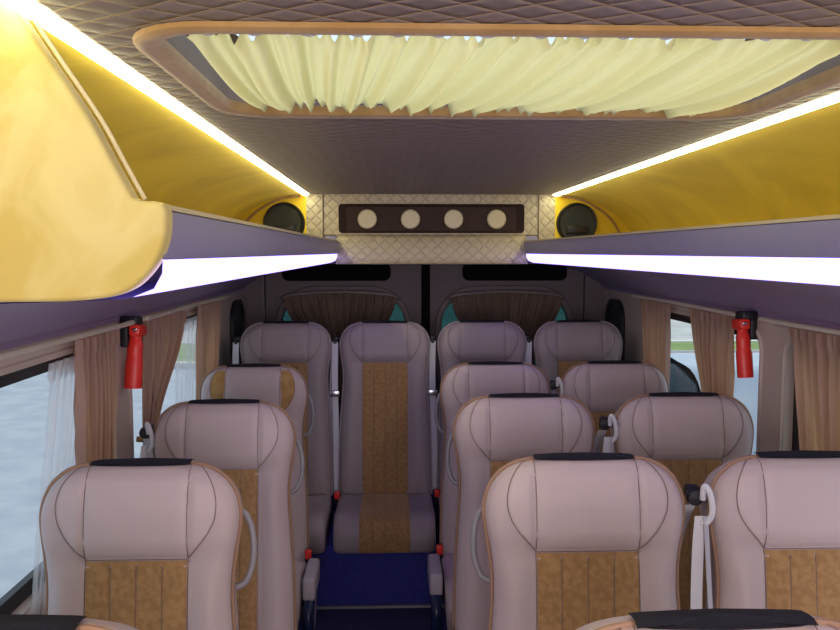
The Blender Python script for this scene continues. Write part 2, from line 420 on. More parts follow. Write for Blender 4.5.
# yellow suede divider at the near end of the left rack
prof = catmull([(-.425, 1.928), (-.389, 1.872), (-.346, 1.806), (-.318, 1.752), (-.297, 1.712)], 5) + \
    [(-.288, 1.7085), (-.272, 1.7080), (-.262, 1.706)] + catmull([(-.2585, 1.695), (-.260, 1.670), (-.267, 1.648), (-.280, 1.627), (-.301, 1.608), (-.332, 1.597), (-.38, 1.593)], 4) + \
    [(-.50, 1.592), (-.62, 1.568), (-.72, 1.535), (-.80, 1.49), (-.864, 1.448), (-.866, 1.64)]
cv = [(XC - a, b - .004) for a, b in COVE][::-1]
prof += [(a + .004, b) for a, b in cv[1:-1]]
d = thing('rack_divider', (-.6, .95, 1.6), 'plump yellow suede divider panel at the near end of the left luggage rack', 'divider panel')
bm = bmesh.new(); vs = [bm.verts.new((a + .6, -.018, b - 1.6)) for a, b in prof]; f = bm.faces.new(vs)
r_ = bmesh.ops.extrude_face_region(bm, geom=[f])
for v in r_['geom']:
    if isinstance(v, bmesh.types.BMVert): v.co.y += .034
bmesh.ops.recalc_face_normals(bm, faces=bm.faces[:])
bmesh.ops.bevel(bm, geom=[e for e in bm.edges if abs(e.verts[0].co.y - e.verts[1].co.y) < 1e-4], offset=.006, segments=3, profile=.5, affect='EDGES')
me = bpy.data.meshes.new('panel'); bm.to_mesh(me); bm.free(); me.materials.append(M_DIV); me.shade_smooth(); me.set_sharp_from_angle(angle=.6)
link('panel', me, d)
pp = [(a + .6 + .004, .020, b - 1.6) for a, b in prof[:21]]
obj('piping', MB().tube(pp, .0028, 8), M_CREAMP, d)

# ------------------------------------------------------------------ roof hatch
h = thing('roof_hatch', (XC, 1.38, ZC), 'tan framed rectangular roof hatch with rounded corners in quilted ceiling', 'roof hatch')
def hf(a, b, z): return (a - XC, b - 1.38, z - ZC)
g = MB(); ko = 9
def loop(o): return rrect(HX0 - o, HX1 + o, HY0 - o, HY1 + o, .10 + o)
secs = [(.022, ZC - .001), (.020, ZC - .007), (.013, ZC - .011), (.000, ZC - .011), (-.012, ZC - .008), (-.015, ZC - .002), (-.015, ZC + .010), (.0, ZC + .010)]
LL = [[hf(a, b, z) for a, b in loop(o)] for o, z in secs]; n = len(LL[0])
g.add(sum(LL, []), [(q * n + i, q * n + (i + 1) % n, (q + 1) * n + (i + 1) % n, (q + 1) * n + i) for q in range(len(LL) - 1) for i in range(n)])
obj('frame', g, M_FRAME, h)
g = MB(); A = loop(-.004)
secs = [(0, ZC - .002), (0, ZC + .13), (-.03, ZC + .13)]
LL = [[hf(a, b, z) for a, b in loop(-.004 + o)] for o, z in secs]
g.add(sum(LL, []), [(q * n + i, q * n + (i + 1) % n, (q + 1) * n + (i + 1) % n, (q + 1) * n + i) for q in range(len(LL) - 1) for i in range(n)])
obj('shaft', g, M_SHAFT, h)
obj('hatch_pane', MB().prism([hf(a, b, ZC + .128) for a, b in loop(-.02)], (0, 0, .006)), M_HATCHG, h)
for sx in (-1, 1):
    x = XC + sx * .485; g = MB()
    g.tube([hf(x, 1.16, ZC + .034), hf(x + sx * .012, 1.24, ZC + .038), hf(x, 1.42, ZC + .038)], .008, 8)
    g.box(x - XC - .012, x - XC + .012, -.235, -.16, .02, .05, bev=.004)
    obj('hatch_lever', g, M_BLACK, h)
for y in (1.085, 1.667): obj('curtain_wire', MB().tube([hf(HX0 + .012, y, ZC + .012), hf(HX1 - .012, y, ZC + .012)], .0025, 6), M_METAL, h)

# gathered curtain across the hatch
CX0, CX1, CY0, CY1 = -.275, .640, 1.100, 1.664
rr = random.Random(3); ph = [rr.uniform(0, 6.28) for _ in range(6)]
def pleat(x, t):
    sk = x + .05 * (t - .5) * math.sin(3.1 * x + 1) * 2 + .07 * t * (x - .2)
    q = .010 * math.sin(2 * PI * sk / .052 + ph[0] + 1.6 * math.sin(9 * x)) + .0075 * math.sin(2 * PI * sk / .024 + ph[1] + 2 * math.sin(7 * x + 1.5 * t)) + .007 * math.sin(2 * PI * sk / .14 + ph[2])
    e = math.exp(-((t - .0) / .06) ** 2) + math.exp(-((t - 1) / .05) ** 2)
    q += e * .010 * math.sin(2 * PI * x / .021 + ph[3] + 2 * math.sin(17 * x))
    return q
def hc(u, v):
    t = v; x = lerp(lerp(CX0, CX1, u), lerp(CX0 + .01, CX1 - .015, u), t)
    y = lerp(CY0, CY1, t) + (.007 * math.sin(2 * PI * x / .043 + ph[4]) if t in (0.0, 1.0) else 0)
    z = ZC + .004 - .016 * math.sin(PI * t) + pleat(x, t) * (.65 + .35 * math.sin(PI * t))
    return hf(x, y, z)
g = MB().grid(hc, 420, 30)
hcur = obj('hatch_curtain', g, M_HATCHC, sharp=180); hcur.location = (XC, 1.38, ZC)
tag(hcur, 'pale yellow gathered curtain stretched across the roof hatch', 'curtain')
g = MB().grid(lambda u, v: (lerp(CX0, CX1 - .02, u) - XC, 1.094 - 1.38 - .012 * v, .006 - .014 * v * (.55 + .45 * math.sin(2 * PI * lerp(CX0, CX1, u) / .062 + .8 * math.sin(20 * u))) + .012 * (1 - v)), 260, 4)
obj('curtain_heading', g, M_TAB, hcur, sharp=180)

# ------------------------------------------------------------------ header panel over the rear seats
hp = thing('header_panel', (XC, YH, 1.6), 'quilted cream header panel across the rear with a dark console', 'header panel')
def pf_(a, b, d=0): return (a - XC, d, b - 1.6)
HZ = 1.735
qa0, qa1 = XC - .545, XC + .545
RX0, RX1, RZ0, RZ1 = -.268, .672, 1.745, 1.892
g = MB(); panel_hole(g, (qa0, qa1, HZ, ZC), rrect(RX0, RX1, RZ0, RZ1, .018), 9, lambda a, b, d: pf_(a, b, d), .0)
for a0, a1 in ((XC - .63, qa0 - .004), (qa1 + .004, XC + .63)):
    g.add([pf_(a0, 1.60), pf_(a1, 1.60), pf_(a1, ZC), pf_(a0, ZC)], [(0, 1, 2, 3)])
obj('quilted_panel', g, M_QUILT, hp)
g = MB()
for x in (qa0, qa1): g.tube([pf_(x, 1.70, -.001), pf_(x, ZC, -.001)], .004, 6)
g.tube([pf_(qa0, HZ, -.003), pf_(qa1, HZ, -.003)], .003, 6)
obj('seam', g, M_SEAM, hp)
# lower quilted roll
lo = catmull([(0, HZ), (-.03, HZ - .012), (-.062, 1.68), (-.078, 1.625), (-.070, 1.600), (-.04, 1.588), (.66, 1.580)], 4)
nl = len(lo) - 1
xe0, xe1 = XC - .478, XC + .478
g = MB().grid(lambda u, v: pf_(lerp(xe0, xe1, u), lo[int(round(v * nl))][1], lo[int(round(v * nl))][0]), 20, nl)
obj('lower_roll', g, M_QUILT, hp)
# brown recessed console
g = MB()
o0 = rrect(RX0, RX1, RZ0, RZ1, .018); i0 = rrect(RX0 + .035, RX1 - .035, RZ0 + .012, RZ1 - .014, .014); n = len(o0)
g.add([pf_(a, b, -.004) for a, b in o0] + [pf_(a, b, .03) for a, b in i0], [(i, (i + 1) % n, n + (i + 1) % n, n + i) for i in range(n)])
g.add([pf_(a, b, .03) for a, b in i0], [tuple(range(n))])
cons = obj('console', g, M_BROWN, hp)
for x in (-.125, .095, .315, .535):
    c = (x - XC, .029, 1.817 - 1.6)
    v = obj('lamp_lens', MB().lathe([(0.0001, -.006), (.044, -.006), (.050, 0), (.050, .006)], c, 1, 28), M_CREAMP, cons)
    obj('lamp_rim', MB().lathe([(.050, .004), (.050, -.004), (.053, -.005), (.055, 0), (.055, .004)], c, 1, 28), M_BROWN, v)
# yellow corner fillers left and right
for s, nm in ((-1, 'left'), (1, 'right')):
    X = side(s)
    pts = [(.63, 1.66), (.63, 1.94)] + [p for p in COVE[1:]]
    g = MB(); g.add([(X(a) - XC, .004, b - 1.6) for a, b in pts], [tuple(range(len(pts)))])
    obj('corner_panel', g, M_COVE, hp)
    arc = catmull([(.66, 1.932), (.76, 1.915), (.86, 1.865), (.93, 1.80), (.985, 1.70)], 6)
    # raised ring roll along the curved seam
    g = MB().tube([(X(a) - XC, -.004, b - 1.6) for a, b in arc], .007, 8); obj('corner_piping', g, M_FRAME, hp)
    sp = thing('speaker', (X(.742), YH - .001, 1.795), 'round black speaker above the %s rack beside the header panel' % nm, 'speaker', 'rear speakers')
    obj('speaker_rim', MB().lathe([(.086, .003), (.092, -.012), (.098, -.014), (.104, -.006), (.105, .003)], (0, 0, 0), 1, 32), M_BLACK, sp)
    obj('speaker_grille', MB().lathe([(.0001, -.004), (.05, -.006), (.088, -.012)], (0, 0, 0), 1, 32), M_SPK, sp)
    obj('tweeter_bar', MB().box(-.055, .055, -.022, -.004, -.052, -.012, bev=.006), M_BLACK, sp)
# dark ends of the roll next to the racks
for s in (-1, 1):
    X = side(s); g = MB()
    P = [(X(.478) - XC, -.078, .02), (X(.478) - XC, -.06, .08), (X(.478) - XC, 0, .135), (X(.478) - XC, .0, -.01)]
    g.prism(P, (s * .06, 0, 0))
    obj('roll_end', g, M_FASCIA, hp)

# ------------------------------------------------------------------ seats
def w_table():
    base = [(0, 0), (.0012, .050), (.003, .100), (.0075, .138), (.0145, .162), (.026, .183), (.045, .204), (.070, .218), (.098, .2255), (.125, .2265),
            (.160, .222), (.200, .2155), (.240, .2105), (.275, .2090), (.320, .2105), (.40, .217), (.55, .227), (.90, .236)]
    return base
WT = catmull(w_table(), 4)
def halfw(dz): return interp(WT, dz) * .975
MESH = {}
def make_back(H, key):
    """backrest meshes; local origin: bottom z=0 .. top z=H, front plane y=0 at the top, leaning forward at the base"""
    tilt = math.tan(math.radians(7)); R = .036
    dzs = [p[0] for p in WT if p[0] < H - .01] ; dzs = [d for i, d in enumerate(dzs) if i == 0 or d - dzs[i - 1] > 1e-6]
    while dzs[-1] < H - .05: dzs.append(dzs[-1] + .035)
    dzs += [H - .035, H - .02, H - .009, H]
    dzs = sorted(set(dzs))
    out = [(halfw(d), d) for d in dzs]
    poly = out + [(0, H)] + [(-a, d) for a, d in out[::-1]]
    segs = [(poly[i], poly[(i + 1) % len(poly)]) for i in range(len(poly))]
    def ed(x, d):
        x = abs(x); m = 9
        for (ax, ay), (bx, by) in segs:
            if ax < -1e-6 or bx < -1e-6: continue
            dx, dy = bx - ax, by - ay; L = dx * dx + dy * dy
            t = 0 if L == 0 else max(0, min(1, ((x - ax) * dx + (d - ay) * dy) / L))
            q = (x - ax - t * dx) ** 2 + (d - ay - t * dy) ** 2
            if q < m: m = q
        return math.sqrt(m)
    def front(x, d):
        e = ed(x, d); g = math.sqrt(max(0, 1 - (1 - min(e / R, 1)) ** 2))
        y = -R * g
        y -= .016 * sstep(.10, .165, abs(x)) * sstep(.16, .30, d) * sstep(0, .05, e)      # side bolsters
        y -= .014 * sstep(.0, .10, d) * (1 - sstep(.15, .205, d)) * (1 - .6 * sstep(.10, .2, abs(x)))     # head roll
        for cx in (.118,):
            y += .004 * math.exp(-((abs(x) - cx) / .006) ** 2) * sstep(.01, .04, d)
        if abs(x) < .118: y += .005 * math.exp(-((d - .197) / .007) ** 2)
        return y
    def P(x, d, off=0.0): return (x, front(x, d) - off - (d) * tilt, H - d)
    n = 44; co = [math.sin((i / n - .5) * PI) for i in range(n + 1)]
    co = [.5 * c + .5 * (2 * i / n - 1) for i, c in enumerate(co)]
    body = MB()
    V = [[P(c * halfw(d), d) for c in co] for d in dzs]
    nr = len(dzs)
    body.add(sum(V, []), [(j * (n + 1) + i, j * (n + 1) + i + 1, (j + 1) * (n + 1) + i + 1, (j + 1) * (n + 1) + i) for j in range(nr - 1) for i in range(n)])
    TH = .085
    lp = [(-a, d) for a, d in out[::-1]] + out[1:] + [(a * halfw(H) , H) for a in (.6, .2, -.2, -.6)]
    lp2 = lp; m_ = len(lp2)
    rings = [(0, -.001), (.006, .001), (.015, .0), (.030, -.005), (.050, -.014), (TH - .010, -.028), (TH, -.042)]
    vv = []
    for y, b in rings:
        for a, d in lp2:
            k = 1 + max(b, -.012) * .8 / .22
            vv.append((a * k, y - d * tilt, H - d + b * max(0, 1 - d / .2)))
    body.add(vv, [(q * m_ + i, q * m_ + (i + 1) % m_, (q + 1) * m_ + (i + 1) % m_, (q + 1) * m_ + i) for q in range(len(rings) - 1) for i in range(m_)])
    bk = [[(c * halfw(d) * .955, TH + .018 * min(1, ed(c * halfw(d), d) / .03) - d * tilt, H - d - .042 * max(0, 1 - d / .2)) for c in co] for d in dzs]
    body.add(sum(bk, []), [(j * (n + 1) + i, j * (n + 1) + i + 1, (j + 1) * (n + 1) + i + 1, (j + 1) * (n + 1) + i) for j in range(nr - 1) for i in range(n)])
    # seams
    CW = .113; HD = .196
    for s in (-1, 1):
        body.tube([P(s * (CW + .0), d, .0012) for d in [.004, .011] + [.02 + .03 * k for k in range(int((H - .05) / .03))]], .0009, 5, m=1)
        body.tube([P(s * (halfw(d) - .001), d, .0) for d in (.3,.31)], .0005, 4, m=1)
    earc = catmull([(.130, .005), (.150, .018), (.168, .044), (.176, .078), (.172, .112), (.157, .142), (.136, .168), (.113, .194)], 5)
    for s in (-1, 1): body.tube([P(s * a, d, .0022) for a, d in earc], .0009, 5, m=1)
    body.tube([P(x / 100, HD, .0015) for x in range(-11, 12)], .0015, 5, m=1)
    MESH[key, 'backrest'] = body.mesh('backrest', [M_LEATHER, M_SEAM], 50)
    hp_ = MB().grid(lambda u, v: P(lerp(-CW + .0015, CW - .0015, u), lerp(.010, HD - .002, v), .0028 * min(1, min(u, 1 - u) * 14, min(v, 1 - v) * 14)), 24, 22)
    MESH[key, 'headrest_pad'] = hp_.mesh('headrest_pad', [M_EAR], 70)
    def earx(d):
        best = .114 + (.02 if d < .03 else 0)
        for (a0, d0), (a1, d1) in zip(earc, earc[1:]):
            if min(d0, d1) <= d <= max(d0, d1) and abs(d1 - d0) > 1e-9: best = max(best, lerp(a0, a1, (d - d0) / (d1 - d0)))
        return best
    for s, nm in ((-1, 'wing_l'), (1, 'wing_r')):
        g = MB().grid(lambda u, v: P(s * lerp(CW + .0015, earx(lerp(.017, .191, v)) - .001, u), lerp(.017, .191, v), .0022 * min(1, min(u, 1 - u) * 8, min(v, 1 - v) * 14)), 10, 24)
        MESH[key, nm] = g.mesh('headrest_wing', [M_EAR], 70)
        MESH[key, nm + 'g'] = g.mesh('headrest_wing', [M_SUEDE_L], 70)
    def sued(u, v):
        x = lerp(-CW + .002, CW - .002, u); d = lerp(HD + .003, H - .012, v)
        k = min(abs(x - c) for c in (-.057, 0, .057))
        off = .0045 * min(1, min(u, 1 - u) * 14, min(v, 1 - v) * 40 + .6) - .0030 * math.exp(-(k / .0028) ** 2)
        return P(x, d, max(off, .0013))
    g = MB().grid(sued, 76, 24)
    for c in (-.057, 0, .057):
        g.tube([P(c, HD + .012 + t * (H - HD - .03) / 20, .0018) for t in range(21)], .0012, 5, m=1)
    MESH[key, 'suede_panel'] = g.mesh('suede_panel', [M_SUEDE, M_SEAM], 70)
    # piping round the front edge
    pl = [(-a, d) for a, d in out[::-1] if d < H - .005] + [(a, d) for a, d in out[1:] if d < H - .005]
    g = MB().tube([(a * 1.012, (-.005 if a < -.114 or a > .114 else -.001) - d * tilt, H - d + (.002 if abs(a) > .114 else -.002) * max(0, 1 - d / .06)) for a, d in pl], .0045, 8)
    MESH[key, 'piping'] = g.mesh('piping', [M_PIPE])
    def vel(u, v):
        x = lerp(-.112, .112, u); sec = [(.0040, None), (.003, None), (.002, None), (.001, None), (None, -.0095), (None, .004), (None, .020)]
        d, y = sec[int(round(v * 6))]
        if y is None: q = P(x, max(d, .0), .0062); return q
        dd = interp([(0, 0), (.05, .0012), (.1, .003), (.115, .005)], abs(x))
        return (x, y, H - dd + .0078 - .004 * max(0, y) / .02)
    MESH[key, 'velcro_strip'] = MB().grid(vel, 24, 6).mesh('velcro_strip', [M_VELCRO], 80)
for H, key in ((.795, 'row'), (.86, 'rear')): make_back(H, key)

def cushion_mesh(D, TH, lip):
    """cushion: back edge y=0, front y=-D, base z=0, top z=TH; lip = drop of the front roll below base"""
    top = [(.03, 0.0), (.03, TH * .75), (0, TH), (-.10, TH + .0), (-.22, TH + .006), (-D + .11, TH + .018), (-D + .045, TH + .008), (-D + .012, TH - .03), (-D, TH - .075), (-D + .006, -lip + .02), (-D + .03, -lip), (-D + .12, 0)]
    pr = catmull(top, 4); n = len(pr) - 1; W = .228; cz = TH * .5
    def fn(u, v):
        a = u * 2 - 1; y, z = pr[int(round(v * n))]
        e = 1 - (max(0, abs(a) - .86) / .14) ** 2 * .10
        x = W * a
        if abs(a) > .86: z = cz + (z - cz) * (1 - .16 * ((abs(a) - .86) / .14) ** 2.2); y = -D / 2 + (y + D / 2) * (1 - .05 * ((abs(a) - .86) / .14) ** 2.2)
        z += (.006 * sstep(.55, .8, abs(a)) if z > cz else 0)
        return (x, y, z)
    g = MB().grid(fn, 36, n)
    for s in (0, 1):
        L = [fn(s, v / n) for v in range(n + 1)]
        g.add(L, [tuple(range(len(L)))])
    k = MB()
    lo_ = int(n * .16); hi = int(n * .86)
    def st(u, v):
        a = lerp(-.5, .5, u); idx = lo_ + int(round(v * (hi - lo_)))
        p = fn(a / 2 + .5, idx / n); q0 = pr[max(idx - 1, 0)]; q1 = pr[min(idx + 1, n)]
        ty, tz = q1[0] - q0[0], q1[1] - q0[1]; L = math.hypot(ty, tz) or 1
        m_ = min(abs(a * W - c) for c in (-.057, 0, .057))
        off = .005 * min(1, min(u, 1 - u) * 14) - .0042 * math.exp(-(m_ / .003) ** 2)
        return (p[0], p[1] + tz / L * off, p[2] - ty / L * off)
    k.grid(st, 64, hi - lo_)
    return g.mesh('seat_cushion', [M_LEATHER], 60), k.mesh('cushion_panel', [M_SUEDE], 70)
MESH['row', 'cushion'], MESH['row', 'cushion_panel'] = cushion_mesh(.43, .13, .02)
MESH['rear', 'cushion'], MESH['rear', 'cushion_panel'] = cushion_mesh(.43, .15, -.005)

def ribbon(pts, wdt, axis=(1, 0, 0), th=.0016):
    g = MB(); ax = Vector(axis).normalized(); pts = [Vector(p) for p in catmull(pts, 6)]; n = len(pts)
    vs = []
    for i, p in enumerate(pts):
        t = (pts[min(i + 1, n - 1)] - pts[max(i - 1, 0)]).normalized(); nn = ax.cross(t).normalized()
        for a, b in ((-.5, -1), (.5, -1), (.5, 1), (-.5, 1)): vs.append(p + ax * a * wdt + nn * b * th / 2)
    return g.add(vs, [(i * 4 + k, i * 4 + (k + 1) % 4, (i + 1) * 4 + (k + 1) % 4, (i + 1) * 4 + k) for i in range(n - 1) for k in range(4)] + [(0, 1, 2, 3), tuple((n - 1) * 4 + k for k in range(4))])

def cached(key, fn):
    if key not in MESH: MESH[key] = fn()
    return MESH[key]

def seat(x, y, kind, label, group, aisle=1, gold=False, belt=0, rz=0.0):
    """kind row/rear; aisle=+1: aisle on +x side; belt: -1/+1 side with a shoulder belt"""
    rear = kind == 'rear'; zf = .30 if rear else 0.0
    H = .86 if rear else .795
    ztop = (1.30 - .30) if rear else 1.195
    zb = ztop - H
    t = thing('passenger_seat', (x, y, zf), label, 'seat', group, rz)
    if x < -.4 and not rear: t.scale.x = .955
    names = [('backrest', 'backrest'), ('headrest_pad', 'headrest_pad'), ('wing_l', 'headrest_wing'), ('wing_r', 'headrest_wing'),
             ('suede_panel', 'suede_panel'), ('piping', 'piping'), ('velcro_strip', 'velcro_strip')]
    for k, nm in names:
        kk = k + 'g' if (gold and k.startswith('wing')) else k
        o = link(nm, MESH[kind, kk], t, (0, 0, zb))
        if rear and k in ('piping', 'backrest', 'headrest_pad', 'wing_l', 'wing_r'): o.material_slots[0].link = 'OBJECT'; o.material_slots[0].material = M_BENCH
        if gold and k.startswith('wing'): o['label'] = 'gold suede headrest wing'
    zc = .0 if rear else .31
    yc = -.115
    o = link('seat_cushion', MESH[kind, 'cushion'], t, (0, yc, zc))
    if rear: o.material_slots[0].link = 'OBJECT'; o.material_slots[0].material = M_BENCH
    link('cushion_panel', MESH[kind, 'cushion_panel'], t, (0, yc, zc))
    s = aisle
    if not rear:
        def base():
            g = MB(); g.box(-.19, .19, -.46, -.06, .26, .31, bev=.01)
            g.box(-.16, -.11, -.40, -.10, 0, .27, bev=.01); g.box(.11, .16, -.40, -.10, 0, .27, bev=.01)
            g.box(-.18, .18, -.43, -.38, 0, .03, bev=.008); g.box(-.18, .18, -.12, -.07, 0, .03, bev=.008)
            return g.mesh('seat_base', [M_NAVY])
        link('seat_base', cached('base', base), t)
        if s:
            def arm():
                return MB().box(s * .262 - .024, s * .262 + .024, -.40, -.19, .385, .470, bev=.012, seg=3).mesh('armrest', [M_ARM])
            a = link('armrest', cached(('arm', s), arm), t)
            def sup():
                g = MB().tube(catmull([(s * .262, -.10, .42), (s * .262, -.30, .40), (s * .262, -.395, .37), (s * .262, -.425, .30), (s * .262, -.40, .12), (s * .255, -.36, .012)], 5), .021, 10)
                g.tube([(s * .262, -.20, .30), (s * .18, -.20, .29)], .014, 8); return g.mesh('arm_support', [M_NAVY])
            link('arm_support', cached(('sup', s), sup), a)
            def cov():
                lp = rrect(-.34, -.06, .17, .44, .10)
                return MB().prism([(s * .240, p, q) for p, q in lp], (s * .02, 0, 0), bev=.006).mesh('side_cover', [M_ARM])
            link('side_cover', cached(('cov', s), cov), t)
            def hnd():
                z0 = ztop
                pts = catmull([(s * .206, .050, z0 - .125), (s * .222, .056, z0 - .140), (s * .234, .054, z0 - .170), (s * .239, .048, z0 - .21), (s * .236, .042, z0 - .25), (s * .222, .034, z0 - .285), (s * .200, .030, z0 - .297)], 6)
                return MB().tube(pts, .0075, 10, sx=1.0).mesh('grab_handle', [M_GREYP])
            link('grab_handle', cached(('hnd', s), hnd), t)
    def buck(bs):
        def f():
            g = MB().box(bs * .236 - .014, bs * .236 + .014, -.165, -.130, zc + .10, zc + .175, bev=.004, m=1)
            g.box(bs * .236 - .013, bs * .236 + .013, -.172, -.150, zc + .145, zc + .180, bev=.003, m=0)
            return g.mesh('buckle', [M_RED, M_BLACK])
        link('buckle', cached(('buck', kind, bs), f), t)
    if rear:
        buck(-1)
        b = -1
        def guide():
            g = MB().box(b * .250 - .014, b * .250 + .014, .030, .075, ztop - .12, ztop - .075, bev=.006)
            g.tube([(b * .250, .03, ztop - .10), (b * .250, -.012, ztop - .10)], .010, 8); return g.mesh('belt_guide', [M_BLACK])
        gd = link('belt_guide', cached(('rg',), guide), t)
        link('belt_strap', cached(('rs1',), lambda: ribbon([(b * .250, -.006, ztop - .10), (b * .252, -.02, ztop - .3), (b * .246, -.05, ztop - .52), (b * .240, -.09, zc + .16)], .030).mesh('belt_strap', [M_BELT])), t)
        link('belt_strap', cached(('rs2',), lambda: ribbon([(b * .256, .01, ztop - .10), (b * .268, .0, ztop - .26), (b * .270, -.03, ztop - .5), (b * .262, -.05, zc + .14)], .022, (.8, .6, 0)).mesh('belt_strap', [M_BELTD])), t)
        link('latch_plate', cached(('rl',), lambda: MB().box(b * .251 - .024, b * .251 + .024, -.055, -.038, ztop - .37, ztop - .34, bev=.004).mesh('latch_plate', [M_METAL])), t)
    else:
        if s: buck(s)
        if belt:
            b = belt
            def guide():
                g = MB().box(b * .238 - .016, b * .238 + .016, .0, .06, ztop - .108, ztop - .082, bev=.006)
                g.lathe([(.0001, -.02), (.017, -.018), (.019, -.010), (.017, 0), (.010, .02)], (b * .252, .0, ztop - .094), 1, 16)
                return g.mesh('belt_guide', [M_BLACK])
            gd = link('belt_guide', cached(('g', b), guide), t)
            def hook():
                z0 = ztop - .075
                return MB().tube(catmull([(b * .238, -.020, z0 - .02), (b * .240, -.028, z0 + .006), (b * .236, -.034, z0 + .012), (b * .226, -.036, z0 - .01), (b * .222, -.036, z0 - .045), (b * .232, -.034, z0 - .068), (b * .246, -.03, z0 - .07)], 6), .007, 8).mesh('belt_loop', [M_BELT])
            link('belt_loop', cached(('h', b), hook), gd)
            z0 = ztop - .13
            link('belt_strap', cached(('s1', b), lambda: ribbon([(b * .246, -.03, z0), (b * .254, -.04, z0 - .08), (b * .257, -.05, z0 - .22), (b * .254, -.07, z0 - .42), (b * .248, -.10, z0 - .66)], .026).mesh('belt_strap', [M_BELT])), t)
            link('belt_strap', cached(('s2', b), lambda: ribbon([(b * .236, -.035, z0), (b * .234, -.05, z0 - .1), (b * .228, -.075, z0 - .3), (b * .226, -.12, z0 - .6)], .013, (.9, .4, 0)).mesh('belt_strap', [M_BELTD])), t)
            link('belt_strap', cached(('s3', b), lambda: ribbon([(b * .252, .02, z0 + .01), (b * .262, .05, z0 - .06), (b * .270, .07, z0 - .16), (b * .276, .05, z0 - .34), (b * .270, .0, z0 - .62)], .032, (1, .25, 0)).mesh('belt_strap', [M_BELT])), t)
    return t

GL, GA, GW, GR = 'single seats left of the aisle', 'seats right of the aisle', 'seats by the right windows', 'rear bench seats'
seat(-.490, .965, 'row', 'nearest left seat, only its black strip and gold headrest wing show at lower left', GL, 1, True)
seat(-.543, 1.730, 'row', 'large cream leather seat by the near left window, seen whole to the suede back', GL, 1)
seat(-.512, 2.440, 'row', 'middle left seat with cream headrest wings, behind the large near one', GL, 1, belt=-1)
seat(-.555, 3.220, 'row', 'left seat furthest back before the bench, gold suede wings on its headrest', GL, 1, True)
seat(.409, .950, 'row', 'nearest right seat, only its curved top edge shows at the bottom', GA, -1)
seat(.425, 1.745, 'row', 'largest fully seen seat right of the aisle, tan piping around its headrest', GA, -1)
seat(.418, 2.510, 'row', 'second seat behind the aisle on the right, rising behind the largest one', GA, -1)
seat(.422, 3.250, 'row', 'aisle seat on the right directly before the rear bench', GA, -1)
seat(.930, 1.745, 'row', 'near right window seat cut off by the right picture edge', GW, 0, belt=-1)
seat(.931, 2.510, 'row', 'right window seat level with the pillar between the curtained windows', GW, 0, belt=-1)
seat(.918, 3.260, 'row', 'smallest right window seat, below the far right curtain before the bench', GW, 0, belt=-1)
seat(-.530, 4.010, 'rear', 'rear bench seat at the far left corner, under the left rear curtain', GR)
seat(-.036, 4.010, 'rear', 'rear bench seat facing straight down the aisle with suede strip and cushion', GR)
seat(.455, 4.030, 'rear', 'rear bench seat just right of the aisle, under the right rear curtain', GR)
seat(.945, 4.030, 'rear', 'rear bench seat at the far right corner beside the pillar vent', GR)

# ------------------------------------------------------------------ window curtains
def curtain(name, P, top, bot, zt, zb, label, group, m=M_CURT, folds=7, amp=.021, tie=None, seed=1, parent=None, zt2=None):
    """P(a, n, z): point along the wall a, offset n inward, height z"""
    rr = random.Random(seed); p = [rr.uniform(0, 6.28) for _ in range(5)]
    def fn(u, v):
        z = lerp(zt, zb, v)
        if zt2: z += zt2(lerp(top[0], top[1], u)) * (1 - v)
        tt = v
        if tie:
            zt_, wf = tie
            vt = (zt - zt_) / (zt - zb)
            k = sstep(0, vt, v) if v < vt else 1 - .35 * sstep(vt, 1, v)
        else: k = v
        a = lerp(lerp(top[0], top[1], u), lerp(bot[0], bot[1], u), k)
        A = amp * (.55 + .45 * min(1, v * 5)) * (1 - .35 * k)
        w1 = math.sin(2 * PI * folds * u + p[0] + .8 * math.sin(3 * v + p[1]) + 1.1 * math.sin(5 * u + p[4]))
        n = .036 + A * (1 - 2 * (1 - abs(w1)) ** 1.0 if w1 > 0 else -1 + .6 * abs(w1)) * .8 + A * .30 * math.sin(2 * PI * folds * 2.3 * u + p[2] + 1.2 * v)
        n = max(n, .008)
        if v < .07: n += .007 * math.sin(2 * PI * folds * 3 * u + p[3])
        a += .004 * math.sin(2 * PI * folds * u * 1.7 + p[4]) * k
        return P(a, n, z)
    o = obj(name, MB().grid(fn, 16 * folds, 40), m, sharp=180)
    tag(o, label, 'curtain', group)
    return o
PL = lambda a, n, z: (WL + n + .004, a * .955, z)
PR = lambda a, n, z: (WR - n - .004, a * .968, z)
GC = 'beige side window curtains'
curtain('window_curtain', PL, (2.22, 2.53), (2.22, 2.42), 1.418, .72, 'gathered beige curtain at the far end of the near left window', GC, seed=1, folds=7)
c2 = curtain('window_curtain', PL, (2.82, 3.36), (2.80, 2.93), 1.418, .72, 'beige curtain tied back behind the left red hammer', GC, seed=2, folds=9, tie=(1.02, 0))
obj('tieback', MB().tube([(WL + .02, 2.65, 1.03), (WL + .072, 2.68, 1.02), (WL + .074, 2.76, 1.015), (WL + .03, 2.82, 1.03)], .010, 8, sx=.5), M_FRAME, c2)
curtain('window_curtain', PL, (3.62, 4.02), (3.56, 3.86), 1.418, .72, 'narrow beige curtain at the far end of the second left window', GC, seed=3, folds=7)
curtain('window_curtain', PR, (4.02, 3.62), (3.84, 3.60), 1.418, .72, 'far right beige curtain closing the rear end of the second right window', GC, seed=4, folds=7)
curtain('window_curtain', PR, (3.36, 2.92), (3.06, 2.92), 1.418, .72, 'beige curtain left of the right red hammer', GC, seed=5, folds=8)
curtain('window_curtain', PR, (2.50, 1.95), (2.30, 1.92), 1.418, .72, 'beige curtain at the near right window by the picture edge', GC, seed=6, folds=10)
GS = 'sheer net curtains'
